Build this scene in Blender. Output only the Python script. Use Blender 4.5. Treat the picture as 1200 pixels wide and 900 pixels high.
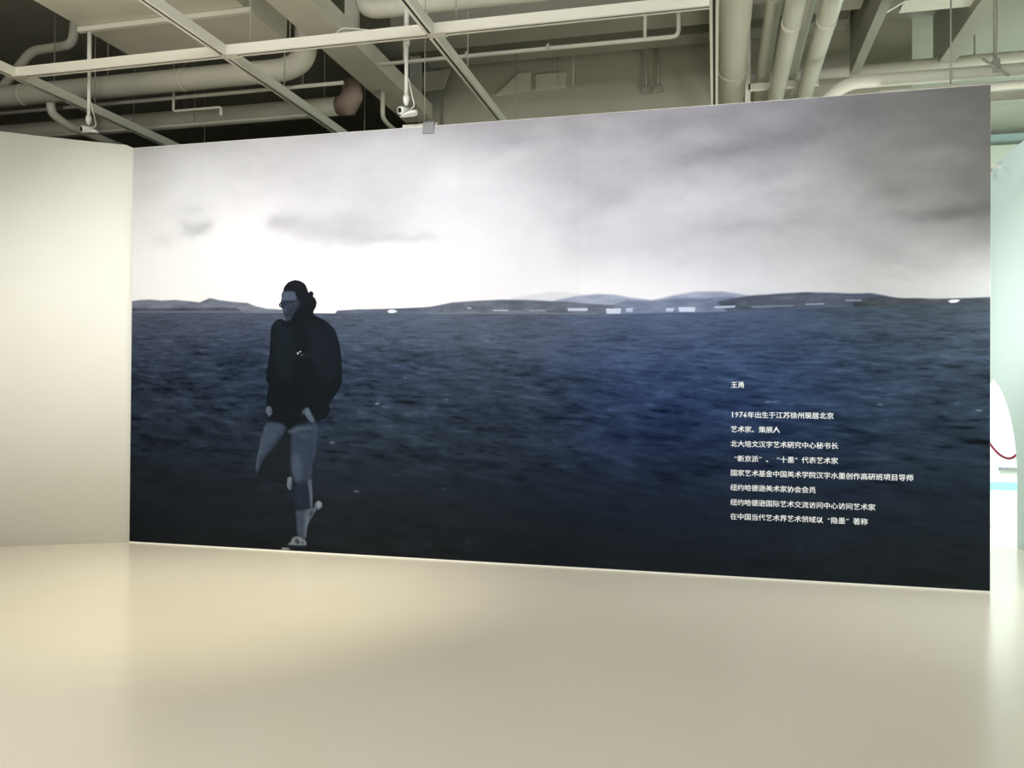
import bpy, bmesh, math, random
import numpy as np
from mathutils import Vector, Matrix

for o in list(bpy.data.objects):
    bpy.data.objects.remove(o)
S = bpy.context.scene
COL = S.collection
PI = math.pi

# ---------------------------------------------------------------- camera
cam_data = bpy.data.cameras.new('camera')
cam = bpy.data.objects.new('camera', cam_data)
COL.objects.link(cam)
cam_data.sensor_fit = 'HORIZONTAL'
cam_data.sensor_width = 36.0
cam_data.lens = 36.0 * 967.24 / 1200.0
cam_data.clip_start = 0.05
cam_data.clip_end = 200
YAW, PITCH, ROLL = -0.241126, 0.009345, 0.0065654
fw = Vector((math.sin(YAW) * math.cos(PITCH), math.cos(YAW) * math.cos(PITCH), math.sin(PITCH)))
rt = fw.cross(Vector((0, 0, 1))).normalized()
up = rt.cross(fw)
r2 = math.cos(ROLL) * rt + math.sin(ROLL) * up
u2 = -math.sin(ROLL) * rt + math.cos(ROLL) * up
M = Matrix((r2, u2, -fw)).transposed().to_4x4()
M.translation = Vector((5.745, -7.198, 1.55))
cam.matrix_world = M
S.camera = cam

# ---------------------------------------------------------------- colour management and world
S.view_settings.view_transform = 'Standard'
S.view_settings.look = 'None'
S.view_settings.gamma = 1.0
S.view_settings.use_curve_mapping = False
S.view_settings.exposure = 0.04
S.cycles.max_bounces = 8
S.cycles.diffuse_bounces = 4
S.cycles.glossy_bounces = 4
S.cycles.sample_clamp_indirect = 6
S.cycles.use_denoising = True
W = bpy.data.worlds.new('room_fill')
S.world = W
W.use_nodes = True
W.node_tree.nodes['Background'].inputs[0].default_value = (1.0, 0.97, 0.9, 1)
W.node_tree.nodes['Background'].inputs[1].default_value = 0.15

def area(name, loc, target, sx, sy, power, color):
    d = bpy.data.lights.new(name, 'AREA')
    d.shape = 'RECTANGLE'; d.size = sx; d.size_y = sy; d.energy = power; d.color = color
    o = bpy.data.objects.new(name, d); COL.objects.link(o)
    o.location = loc
    o.rotation_euler = (Vector(target) - Vector(loc)).to_track_quat('-Z', 'Y').to_euler()
    return o

def spot(name, loc, target, power, color, angle=60, blend=0.6, radius=0.05):
    d = bpy.data.lights.new(name, 'SPOT')
    d.energy = power; d.color = color; d.spot_size = math.radians(angle); d.spot_blend = blend
    d.shadow_soft_size = radius
    o = bpy.data.objects.new(name, d); COL.objects.link(o)
    o.location = loc
    o.rotation_euler = (Vector(target) - Vector(loc)).to_track_quat('-Z', 'Y').to_euler()
    return o

# added soft fills behind the camera, and daylight in the passage on the right
area('hall_fill_light', (3.6, -7.2, 5.6), (3.6, -0.6, 2.2), 7.0, 1.6, 320, (0.97, 0.985, 1.0))
area('left_wall_fill_light', (0.6, -7.6, 3.0), (-1.0, -0.5, 0.9), 2.5, 2.4, 135, (1.0, 0.97, 0.88))  # added fill evening out the curved wall; no doorway stands here
area('passage_daylight', (8.35, 6.2, 5.7), (8.35, 5.6, 0), 0.7, 2.5, 170, (0.82, 0.98, 1.0))
area('side_room_daylight', (11.2, 3.5, 3.6), (10.6, 6.0, 0.4), 2.5, 2.5, 330, (0.86, 1.0, 1.0))
area('side_wall_fill_light', (7.0, 2.6, 2.3), (8.74, 2.3, 1.7), 1.6, 1.2, 27, (0.97, 1.0, 0.97))  # added fill hidden behind the partition, brightens the aqua wall
area('side_floor_fill_light', (8.68, -1.1, 2.2), (6.9, -0.7, 0.0), 1.6, 1.4, 72, (0.94, 0.98, 1.0))  # added unseen fill for the floor by the mural's right end, no window
area('passage_fill_uplight', (7.3, 1.0, 2.0), (7.6, 3.0, 6.0), 1.0, 1.0, 30, (1.0, 0.98, 0.9))  # added uplight hidden behind the partition for pipes and rear wall
# track spots: (lamp position, aim, power)
SPOTS = [((0.6, -2.7, 4.52), (0.9, -0.1, 2.15), 182), ((2.3, -2.7, 4.52), (2.5, -0.1, 2.15), 182),
         ((4.1, -2.7, 4.52), (4.1, -0.1, 2.15), 182), ((5.5, -2.7, 4.52), (6.6, -0.1, 2.7), 215),
         ((-0.6, -2.7, 4.52), (-0.9, -0.9, 0.2), 10), ((2.9, -2.7, 4.52), (2.15, -1.5, 0), 410)]
for i, (l, t, pw) in enumerate(SPOTS):
    spot('track_spot_light', (l[0], l[1] + 0.10, l[2] - 0.12), t, pw,
         (0.98, 0.985, 1.0) if i < 4 else (1.0, 0.92, 0.68), 100 if i < 5 else 62, 1.0, 0.08)

# ---------------------------------------------------------------- helpers
def rgb(r, g, b):
    f = lambda c: (c / 255 / 12.92) if c / 255 <= 0.04045 else ((c / 255 + 0.055) / 1.055) ** 2.4
    return (f(r), f(g), f(b))

def mat(name, col, rough=0.6, metal=0.0, var=0.05, scale=3.0, bump=0.0, bscale=60.0, spec=0.5, attr=False):
    m = bpy.data.materials.new(name); m.use_nodes = True
    nt = m.node_tree; b = nt.nodes['Principled BSDF']
    b.inputs['Roughness'].default_value = rough
    b.inputs['Metallic'].default_value = metal
    b.inputs['Specular IOR Level'].default_value = spec
    if attr:
        a = nt.nodes.new('ShaderNodeAttribute'); a.attribute_name = 'print'
        nt.links.new(a.outputs['Color'], b.inputs['Base Color'])
    else:
        tc = nt.nodes.new('ShaderNodeTexCoord')
        n = nt.nodes.new('ShaderNodeTexNoise'); n.inputs['Scale'].default_value = scale
        n.inputs['Detail'].default_value = 4
        nt.links.new(tc.outputs['Object'], n.inputs['Vector'])
        r = nt.nodes.new('ShaderNodeValToRGB')
        r.color_ramp.elements[0].position = 0.3; r.color_ramp.elements[1].position = 0.7
        r.color_ramp.elements[0].color = (*[c * (1 - var) for c in col], 1)
        r.color_ramp.elements[1].color = (*[min(1, c * (1 + var)) for c in col], 1)
        nt.links.new(n.outputs['Fac'], r.inputs['Fac'])
        nt.links.new(r.outputs['Color'], b.inputs['Base Color'])
        if bump:
            n2 = nt.nodes.new('ShaderNodeTexNoise'); n2.inputs['Scale'].default_value = bscale
            n2.inputs['Detail'].default_value = 3
            nt.links.new(tc.outputs['Object'], n2.inputs['Vector'])
            bp = nt.nodes.new('ShaderNodeBump'); bp.inputs['Strength'].default_value = bump
            bp.inputs['Distance'].default_value = 0.01
            nt.links.new(n2.outputs['Fac'], bp.inputs['Height'])
            nt.links.new(bp.outputs['Normal'], b.inputs['Normal'])
    return m

MAT = dict(
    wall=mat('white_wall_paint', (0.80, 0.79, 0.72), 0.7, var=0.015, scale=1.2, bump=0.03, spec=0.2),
    floor=mat('cream_epoxy_floor', (0.71, 0.65, 0.52), 0.22, var=0.03, scale=0.5, bump=0.012, bscale=2.0, spec=0.3),
    ceil=mat('grey_ceiling_paint', (0.36, 0.35, 0.29), 0.85, var=0.08, scale=1.0, spec=0.1),
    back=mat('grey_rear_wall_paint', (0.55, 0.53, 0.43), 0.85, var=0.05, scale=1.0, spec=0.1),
    dark=mat('shaded_wall_tone', (0.16, 0.165, 0.13), 0.85, var=0.05, scale=1.0, spec=0.1),  # gloom of the deep recess put into the wall colour
    track=mat('cream_enamelled_steel', (0.88, 0.86, 0.76), 0.4, var=0.02, spec=0.3),
    slot=mat('black_track_slot', (0.02, 0.02, 0.018), 0.6, var=0.05),
    duct=mat('pale_duct_paint', (0.76, 0.73, 0.62), 0.55, var=0.04, scale=2.0, spec=0.3),
    pipe=mat('cream_pipe_paint', (0.74, 0.72, 0.62), 0.4, var=0.04, scale=2.0, spec=0.4),
    steel=mat('galvanised_steel', (0.45, 0.44, 0.38), 0.45, metal=0.3, var=0.06, scale=9),
    white=mat('white_plastic', (0.85, 0.85, 0.80), 0.35, var=0.01),
    black=mat('black_plastic', (0.02, 0.02, 0.02), 0.25, var=0.02),
    aqua=mat('pale_aqua_wall_paint', (0.66, 0.80, 0.78), 0.6, var=0.02, scale=1.0, spec=0.2),
    aquaband=mat('aqua_skirting_paint', (0.35, 0.72, 0.68), 0.4, var=0.02),
    pure=mat('bright_white_paint', (0.88, 0.90, 0.89), 0.6, var=0.01),
    tan=mat('beige_bulkhead_paint', (0.60, 0.60, 0.50), 0.7, var=0.03),
    rope=mat('red_velvet_rope', (0.32, 0.02, 0.07), 0.8, var=0.1, scale=30),
    brass=mat('polished_steel_post', (0.6, 0.58, 0.52), 0.25, metal=0.9, var=0.02),
    red=mat('pinkish_primer', (0.45, 0.33, 0.28), 0.6, var=0.15, scale=6),
    print=mat('matt_vinyl_print', (1, 1, 1), 0.6, spec=0.06, attr=True),
    ink=mat('white_vinyl_lettering', (0.80, 0.82, 0.83), 0.6, var=0.01, spec=0.12),
    grey=mat('mid_grey_plastic', (0.24, 0.24, 0.25), 0.6, var=0.03),
    logo=mat('pale_print', (0.35, 0.38, 0.42), 0.6, var=0.05, spec=0.1),
)

def link(name, bm, m, parent=None):
    me = bpy.data.meshes.new(name)
    bmesh.ops.recalc_face_normals(bm, faces=bm.faces)
    bm.to_mesh(me); bm.free()
    o = bpy.data.objects.new(name, me); COL.objects.link(o)
    if m: me.materials.append(MAT[m])
    if parent: o.parent = parent
    return o

def thing(name, label, cat, group=None, loc=(0, 0, 0)):
    o = bpy.data.objects.new(name, None); COL.objects.link(o)
    o.location = loc
    o.empty_display_size = 0.1
    o['label'] = label; o['category'] = cat
    if group: o['group'] = group
    return o

def tag(o, label, cat, group=None):
    o['label'] = label; o['category'] = cat
    if group: o['group'] = group
    return o

def struct(o, label=None, cat=None):
    o['kind'] = 'structure'
    if label: o['label'] = label
    if cat: o['category'] = cat
    return o

def box(bm, a, b, bevel=0.0):
    a, b = [min(p, q) for p, q in zip(a, b)], [max(p, q) for p, q in zip(a, b)]
    vs = [bm.verts.new((x, y, z)) for x in (a[0], b[0]) for y in (a[1], b[1]) for z in (a[2], b[2])]
    F = [(0, 1, 3, 2), (4, 6, 7, 5), (0, 4, 5, 1), (2, 3, 7, 6), (0, 2, 6, 4), (1, 5, 7, 3)]
    fs = [bm.faces.new([vs[i] for i in f]) for f in F]
    if bevel:
        es = list({e for f in fs for e in f.edges})
        bmesh.ops.bevel(bm, geom=es, offset=bevel, segments=2, affect='EDGES', profile=0.5)
    return bm

def bx(name, a, b, m, parent=None, bevel=0.0):
    return link(name, box(bmesh.new(), a, b, bevel), m, parent)

def fillet(pts, r, n=6):
    pts = [Vector(p) for p in pts]
    out = [pts[0]]
    for i in range(1, len(pts) - 1):
        a, b, c = pts[i - 1], pts[i], pts[i + 1]
        d1 = (a - b); d2 = (c - b)
        rr = min(r, d1.length * 0.49, d2.length * 0.49)
        p0 = b + d1.normalized() * rr; p1 = b + d2.normalized() * rr
        for k in range(n + 1):
            t = k / n
            out.append((1 - t) ** 2 * p0 + 2 * t * (1 - t) * b + t * t * p1)
    out.append(pts[-1])
    return out

def tube(bm, pts, rad, seg=16, bend=0.0, cap=True):
    if bend: pts = fillet(pts, bend)
    pts = [Vector(p) for p in pts]
    rings = []; n = None
    for i, p in enumerate(pts):
        t = ((pts[min(i + 1, len(pts) - 1)] - pts[max(i - 1, 0)])).normalized()
        if n is None:
            n = t.orthogonal().normalized()
        else:
            n = (n - t * n.dot(t)).normalized()
        bn = t.cross(n)
        r = rad[i] if isinstance(rad, (list, tuple)) else rad
        rings.append([bm.verts.new(p + (n * math.cos(2 * PI * k / seg) + bn * math.sin(2 * PI * k / seg)) * r) for k in range(seg)])
    for a, b in zip(rings, rings[1:]):
        for k in range(seg):
            f = bm.faces.new((a[k], a[(k + 1) % seg], b[(k + 1) % seg], b[k])); f.smooth = True
    if cap:
        bm.faces.new(rings[0][::-1]); bm.faces.new(rings[-1])
    return bm

def tb(name, pts, rad, m, parent=None, seg=16, bend=0.0):
    return link(name, tube(bmesh.new(), pts, rad, seg, bend), m, parent)

def extrude_poly(name, pts, axis, a, b, m, parent=None):
    bm = bmesh.new()
    def P(p, q):
        return {'x': (q, p[0], p[1]), 'y': (p[0], q, p[1]), 'z': (p[0], p[1], q)}[axis]
    A = [bm.verts.new(P(p, a)) for p in pts]; B = [bm.verts.new(P(p, b)) for p in pts]
    n = len(pts)
    bm.faces.new(A[::-1]); bm.faces.new(B)
    for i in range(n):
        bm.faces.new((A[i], A[(i + 1) % n], B[(i + 1) % n], B[i]))
    return link(name, bm, m, parent)

# ================================================================= the setting
CZ = 6.05
CT = 6.046
struct(bx('floor', (-9, -12.5, -0.2), (14, 12, 0), 'floor'))
struct(bx('ceiling', (-9, -12.5, CZ), (14, 12, CZ + 0.2), 'ceil'))
struct(bx('wall_back', (0.0, 0.0, 0.0), (7.848, 0.30, 4.0), 'wall'),
       'free-standing white partition that carries the printed seascape')
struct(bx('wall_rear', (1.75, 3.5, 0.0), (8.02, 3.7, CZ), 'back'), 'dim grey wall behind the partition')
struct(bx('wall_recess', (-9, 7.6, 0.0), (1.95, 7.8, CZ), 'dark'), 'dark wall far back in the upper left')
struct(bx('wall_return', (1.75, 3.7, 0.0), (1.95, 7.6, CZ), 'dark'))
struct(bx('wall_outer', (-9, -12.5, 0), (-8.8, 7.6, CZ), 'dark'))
struct(bx('wall_front', (-8.8, -12.5, 0), (13.8, -12.3, CZ), 'wall'))
struct(bx('wall_east', (13.8, -12.5, 0), (14, 12, CZ), 'pure'))

# curved white wall on the left: plan points, height rises a little away from the corner
plan = [(-0.002, 0.002), (-0.56, -0.262), (-1.07, -0.545), (-1.75, -1.0), (-2.5, -1.7), (-3.15, -2.6), (-3.6, -3.7), (-3.85, -5.0), (-3.95, -7.2), (-3.95, -12.3)]
def catmull(P, n=6, closed=False):
    out = []; N = len(P)
    for i in range(N if closed else N - 1):
        g = (lambda k: P[k % N]) if closed else (lambda k: P[max(0, min(N - 1, k))])
        p0, p1, p2, p3 = [np.array(g(i + k), float) for k in (-1, 0, 1, 2)]
        for k in range(n):
            t = k / n
            out.append(tuple(0.5 * ((2 * p1) + (-p0 + p2) * t + (2 * p0 - 5 * p1 + 4 * p2 - p3) * t * t + (-p0 + 3 * p1 - 3 * p2 + p3) * t ** 3)))
    if not closed: out.append(tuple(P[-1]))
    return out
pl = catmull(plan, 6)
bm = bmesh.new(); prev = None
for i, (x, y) in enumerate(pl):
    a = Vector(pl[max(i - 1, 0)]); b = Vector(pl[min(i + 1, len(pl) - 1)])
    t = (b - a).normalized(); nrm = Vector((t.y, -t.x))      # outward, away from the room
    s = math.hypot(x, y)
    h = 4.025 + 0.05 * min(1, s / 1.2)
    if i == 0: h = 4.0
    q = (x + nrm.x * 0.12, y + nrm.y * 0.12) if i else (0.0, 0.14)
    ring = [bm.verts.new((x, y, 0)), bm.verts.new((x, y, h)), bm.verts.new((q[0], q[1], h)), bm.verts.new((q[0], q[1], 0))]
    if prev:
        for k in range(4):
            f = bm.faces.new((prev[k], prev[(k + 1) % 4], ring[(k + 1) % 4], ring[k]))
            f.smooth = k in (0, 2)
    else:
        bm.faces.new(ring)
    prev = ring
bm.faces.new(prev[::-1])
struct(link('wall_left', bm, 'wall'), 'plain white curved wall joining the printed seascape')

# right: aqua side wall with an arched opening, the bright room beyond
X0, X1 = 8.74, 8.94
ya, yb, zc, R = 2.21, 4.41, 0.68, 1.10
arch = [(ya, 0.0), (ya, zc)] + [(ya + R - R * math.cos(PI * k / 24), zc + R * math.sin(PI * k / 24)) for k in range(1, 24)] + [(yb, zc), (yb, 0.0)]
prof = [(-3.0, 0.0)] + arch + [(7.9, 0.0), (7.9, 4.1), (-3.0, 4.1)]
struct(extrude_poly('wall_right', prof, 'x', X0, X1, 'aqua'), 'pale aqua side wall with a round-topped opening')
struct(bx('wall_far', (7.6, 7.9, 0), (13.8, 8.1, 3.5), 'pure'), 'bright white wall seen through the arched opening')
struct(bx('baseboard_far', (8.94, 7.87, 0), (13.8, 7.9, 0.12), 'aquaband'), 'aqua skirting along the bright far wall')
struct(bx('trim_1', (8.94, 7.885, 0.50), (13.8, 7.9, 0.53), 'wall'), 'thin rail on the bright far wall')
o = bx('floor_socket_box', (10.28, 7.80, 0.315), (10.62, 7.9, 0.365), 'grey', bevel=0.005)
tag(o, 'small grey box low on the bright wall beyond the arch', 'box')
o = struct(bx('wall_upper', (7.6, 8.6, 3.4), (13.8, 8.8, CZ), 'aqua'), 'pale wall high up behind the side wall')
struct(bx('trim_2', (7.6, 8.2, 5.25), (13.8, 8.6, 5.75), 'tan'), 'beige bulkhead above the side wall')
for y, l in ((2.68, 'small pale bracket on the side wall top, nearer one'), (2.98, 'small pale bracket on the side wall beside the mural edge')):
    t = thing('wall_bracket', l, 'bracket', loc=(0, 0, 0))
    bx('plate', (8.60, y, 4.0), (8.745, y + 0.02, 4.03), 'white', t)
    bx('hook', (8.60, y - 0.01, 3.96), (8.64, y + 0.03, 4.0), 'steel', t)

# rope barrier in the opening
t = thing('rope_barrier', 'dark red rope hanging across the arched opening', 'rope barrier', loc=(8.84, 3.62, 0))
rp = []
for k in range(25):
    s = k / 24
    y = 2.24 + (3.62 - 2.24) * s
    z = 0.86 + 0.95 * (y - 2.82) ** 2 * (0.85 if y < 2.82 else 0.38)
    rp.append((0, y - 3.62, z))
tb('rope', rp, 0.014, 'rope', t, 10)
tb('hook', [(0, 2.20 - 3.62, rp[0][2]), (0, 2.25 - 3.62, rp[0][2])], 0.02, 'brass', t, 10)
tb('post', [(0, 0, 0.02), (0, 0, 1.10)], 0.02, 'brass', t, 12)
tb('base', [(0, 0, 0.0), (0, 0, 0.02), (0, 0, 0.03)], [0.07, 0.07, 0.03], 'brass', t, 24)

# ================================================================= the printed mural
def lin(c):
    c = np.clip(np.asarray(c, float) / 255.0, 0, 1)
    return np.where(c <= 0.04045, c / 12.92, ((c + 0.055) / 1.055) ** 2.4)

rng = np.random.RandomState(7)
def vnoise(x, y, seed):
    r = np.random.RandomState(seed); T = r.rand(256, 256)
    xi = np.floor(x).astype(int); yi = np.floor(y).astype(int)
    fx = x - xi; fy = y - yi
    fx = fx * fx * (3 - 2 * fx); fy = fy * fy * (3 - 2 * fy)
    a = T[yi % 256, xi % 256]; b = T[yi % 256, (xi + 1) % 256]
    c = T[(yi + 1) % 256, xi % 256]; d = T[(yi + 1) % 256, (xi + 1) % 256]
    return (a * (1 - fx) + b * fx) * (1 - fy) + (c * (1 - fx) + d * fx) * fy
def fbm(x, y, seed, oct=5, gain=0.5):
    s = 0; a = 1; n = 0
    for k in range(oct):
        s = s + a * (vnoise(x * 2 ** k + 17.3 * k, y * 2 ** k + 9.1 * k, seed + k) - 0.5); n += a; a *= gain
    return s / n * 2

SKYP = np.array([[-0.018,4.205,178.0,178.0,178.1],[0.43,4.174,183.9,183.6,184.9],[0.914,4.14,189.7,189.1,191.7],[1.385,4.107,195.6,194.7,198.6],[1.844,4.075,199.4,198.3,203.4],[2.551,4.025,202.2,200.6,207.8],[3.146,3.983,197.0,195.0,204.0],[3.959,3.926,187.0,185.0,194.0],[4.732,3.872,179.0,177.0,186.0],[5.467,3.821,167.0,165.0,174.0],[6.167,3.772,147.0,145.0,154.0],[6.835,3.725,140.0,138.5,142.0],[7.348,3.689,140.8,139.7,138.8],[7.811,3.656,143.0,142.0,140.0],[-0.013,3.857,200.0,200.0,200.1],[0.434,3.83,204.9,204.6,205.9],[0.918,3.801,207.7,207.1,209.7],[1.389,3.773,205.6,204.7,208.6],[1.847,3.745,205.4,204.3,209.4],[2.554,3.703,209.2,207.6,214.8],[3.149,3.667,209.0,207.0,216.0],[3.961,3.618,205.0,203.0,212.0],[4.734,3.571,195.0,193.0,202.0],[5.468,3.527,180.0,178.0,187.0],[6.168,3.485,167.0,165.0,174.0],[6.836,3.445,156.0,154.5,158.0],[7.348,3.414,148.8,147.7,146.8],[7.812,3.386,147.0,146.0,144.0],[-0.01,3.596,216.0,216.0,216.1],[0.437,3.573,223.9,223.6,224.9],[0.921,3.547,227.7,227.1,229.7],[1.392,3.522,225.6,224.7,228.6],[1.849,3.498,213.4,212.3,217.4],[2.556,3.461,211.2,209.6,216.8],[3.151,3.43,223.0,221.0,230.0],[3.963,3.387,217.0,215.0,224.0],[4.735,3.346,199.0,197.0,206.0],[5.469,3.307,187.0,185.0,194.0],[6.169,3.27,185.0,183.0,192.0],[6.836,3.235,176.0,174.5,178.0],[7.348,3.208,172.8,171.7,170.8],[7.812,3.184,157.0,156.0,154.0],[-0.007,3.336,232.0,232.0,232.1],[0.44,3.315,227.9,227.6,228.9],[0.924,3.293,225.7,225.1,227.7],[1.394,3.272,243.6,242.7,246.6],[1.852,3.251,213.4,212.3,217.4],[2.558,3.219,211.2,209.6,216.8],[3.153,3.192,227.0,225.0,234.0],[3.965,3.156,231.0,229.0,238.0],[4.736,3.121,205.0,203.0,212.0],[5.47,3.087,193.0,191.0,200.0],[6.17,3.056,187.0,185.0,194.0],[6.837,3.025,180.0,178.5,182.0],[7.349,3.002,168.8,167.7,166.8],[7.812,2.981,147.0,146.0,144.0],[-0.004,3.119,240.0,240.0,240.1],[0.443,3.101,243.9,243.6,244.9],[0.926,3.082,245.7,245.1,247.7],[1.396,3.064,249.6,248.7,252.6],[1.854,3.046,221.4,220.3,225.4],[2.56,3.018,217.2,215.6,222.8],[3.154,2.995,237.0,235.0,244.0],[3.966,2.963,237.0,235.0,244.0],[4.737,2.933,205.0,203.0,212.0],[5.471,2.904,197.0,195.0,204.0],[6.17,2.877,189.0,187.0,196.0],[6.837,2.851,184.0,182.5,186.0],[7.349,2.831,176.8,175.7,174.8],[7.812,2.813,151.0,150.0,148.0],[-0.001,2.902,246.0,246.0,246.1],[0.445,2.887,249.9,249.6,250.9],[0.929,2.871,251.7,251.1,253.0],[1.399,2.855,251.6,250.7,253.0],[1.856,2.84,251.4,250.3,253.0],[2.562,2.817,250.2,248.6,253.0],[3.156,2.798,249.0,247.0,253.0],[3.967,2.771,237.0,235.0,244.0],[4.738,2.745,207.0,205.0,214.0],[5.472,2.721,205.0,203.0,212.0],[6.171,2.698,203.0,201.0,210.0],[6.838,2.676,200.0,198.5,202.0],[7.349,2.659,196.8,195.7,194.8],[7.812,2.644,193.0,192.0,190.0],[0.001,2.685,249.0,249.0,249.1],[0.448,2.673,251.9,251.6,252.9],[0.931,2.66,251.7,251.1,253.0],[1.401,2.647,251.6,250.7,253.0],[1.858,2.635,251.4,250.3,253.0],[2.564,2.616,251.2,249.6,253.0],[3.157,2.6,251.0,249.0,253.0],[3.968,2.579,245.0,243.0,252.0],[4.739,2.558,239.0,237.0,246.0],[5.473,2.538,239.0,237.0,246.0],[6.172,2.52,221.0,219.0,228.0],[6.838,2.502,208.0,206.5,210.0],[7.35,2.488,204.8,203.7,202.8],[7.813,2.476,204.0,203.0,201.0],[0.004,2.468,250.0,250.0,250.1],[0.451,2.459,251.9,251.6,252.9],[0.933,2.449,251.7,251.1,253.0],[1.403,2.439,251.6,250.7,253.0],[1.86,2.43,251.4,250.3,253.0],[2.566,2.415,251.2,249.6,253.0],[3.159,2.403,251.0,249.0,253.0],[3.97,2.387,249.0,247.0,253.0],[4.74,2.371,251.0,249.0,253.0],[5.474,2.356,249.0,247.0,253.0],[6.172,2.341,239.0,237.0,246.0],[6.839,2.328,214.0,212.5,216.0],[7.35,2.317,206.8,205.7,204.8],[7.813,2.308,205.0,204.0,202.0]])
SEAP = np.array([[0.057,2.277,78,86,104],[1.405,2.256,80,88,108],[2.739,2.236,88,98,118],[3.971,2.218,95,104,124],[5.112,2.2,88,100,128],[6.173,2.184,80,94,124],[7.161,2.169,72,82,95],[7.783,2.16,66,75,82],[0.06,2.035,55,64,84],[1.407,2.024,55,66,88],[2.741,2.013,66,78,100],[3.972,2.003,72,82,102],[5.113,1.993,66,82,114],[6.174,1.985,62,80,114],[7.161,1.977,62,76,98],[7.783,1.971,58,68,80],[0.064,1.689,42,52,70],[1.411,1.692,42,55,76],[2.743,1.694,48,62,84],[3.974,1.696,58,70,90],[5.115,1.698,45,62,98],[6.175,1.7,52,72,108],[7.162,1.701,52,66,88],[7.783,1.702,50,60,72],[0.068,1.344,36,46,62],[1.414,1.36,36,48,66],[2.746,1.375,42,54,72],[3.976,1.389,46,58,76],[5.116,1.403,38,54,90],[6.176,1.415,44,64,102],[7.162,1.426,46,60,82],[7.783,1.433,44,55,66],[0.073,1.0,30,40,52],[1.418,1.028,32,42,56],[2.749,1.057,36,48,62],[3.979,1.083,38,50,66],[5.118,1.108,34,48,80],[6.177,1.13,38,55,86],[7.163,1.151,40,54,74],[7.784,1.165,38,49,60],[0.077,0.655,26,34,42],[1.421,0.697,28,36,46],[2.752,0.739,30,40,50],[3.981,0.777,32,42,56],[5.119,0.813,30,42,64],[6.178,0.846,33,47,70],[7.163,0.877,35,47,62],[7.784,0.896,33,43,53],[0.081,0.311,24,30,36],[1.425,0.366,26,32,40],[2.754,0.421,28,34,42],[3.983,0.472,28,36,46],[5.121,0.518,28,38,54],[6.179,0.562,30,41,57],[7.164,0.602,33,43,54],[7.784,0.628,31,39,47],[0.086,-0.033,23,28,31],[1.428,0.036,25,29,33],[2.757,0.104,26,31,35],[3.985,0.166,27,32,38],[5.122,0.224,28,35,44],[6.18,0.278,30,38,48],[7.165,0.328,33,41,48],[7.785,0.36,32,38,43],[0.091,-0.462,24,28,30],[1.433,-0.377,25,29,31],[2.761,-0.293,26,30,32],[3.987,-0.215,27,31,34],[5.124,-0.143,28,33,38],[6.181,-0.076,29,35,41],[7.165,-0.014,32,38,43],[7.785,0.025,33,38,41]])
def shepard(P, V, x, z, sx, sz):
    """smooth blend of scattered tone samples of the print, worked out on a coarse sheet"""
    gx = np.linspace(-0.1, 7.95, 162); gz = np.linspace(-0.1, 4.1, 106)
    GX, GZ = np.meshgrid(gx, gz)
    w = 0; acc = 0
    for p, v in zip(P, V):
        k = np.exp(-0.5 * (((GX - p[0]) / sx) ** 2 + ((GZ - p[1]) / sz) ** 2)) + 1e-12
        w = w + k; acc = acc + k[..., None] * np.asarray(v, float)
    G = acc / w[..., None]
    fx = np.clip((x - gx[0]) / (gx[1] - gx[0]), 0, 160.999); fz = np.clip((z - gz[0]) / (gz[1] - gz[0]), 0, 104.999)
    i = fx.astype(int); j = fz.astype(int); fx = (fx - i)[..., None]; fz = (fz - j)[..., None]
    return (G[j, i] * (1 - fx) + G[j, i + 1] * fx) * (1 - fz) + (G[j + 1, i] * (1 - fx) + G[j + 1, i + 1] * fx) * fz

def sdist(poly, x, z):
    """signed distance to a closed outline, negative inside"""
    P = np.array(poly, float); Q = np.roll(P, -1, 0)
    d = np.full(x.shape, 1e9); ins = np.zeros(x.shape, bool)
    for (ax, az), (bx_, bz) in zip(P, Q):
        ex, ez = bx_ - ax, bz - az
        L = ex * ex + ez * ez + 1e-12
        t = np.clip(((x - ax) * ex + (z - az) * ez) / L, 0, 1)
        d = np.minimum(d, (x - ax - t * ex) ** 2 + (z - az - t * ez) ** 2)
        c = ((az > z) != (bz > z)) & (x < ex * (z - az) / (ez if abs(ez) > 1e-12 else 1e-12) + ax)
        ins ^= c
    d = np.sqrt(d)
    return np.where(ins, -d, d)

def shape(C, x, z, poly, col, soft=0.006, alpha=1.0, smooth=False):
    if smooth: poly = catmull(poly, 5, True)
    P = np.array(poly); pad = soft * 2
    m = (x > P[:, 0].min() - pad) & (x < P[:, 0].max() + pad) & (z > P[:, 1].min() - pad) & (z < P[:, 1].max() + pad)
    if not m.any(): return
    d = sdist(poly, x[m], z[m])
    a = np.clip(0.5 - d / (2 * soft), 0, 1); a = (a * a * (3 - 2 * a) * alpha)[:, None]
    C[m] = C[m] * (1 - a) + np.array(col, float) * a

def blob(C, x, z, c, rx, rz, dv, tilt=0.0):
    dx = x - c[0]; dz = z - c[1] - tilt * dx
    k = np.exp(-(dx / rx) ** 2 - (dz / rz) ** 2)
    C += k[..., None] * np.asarray(dv, float)

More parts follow.
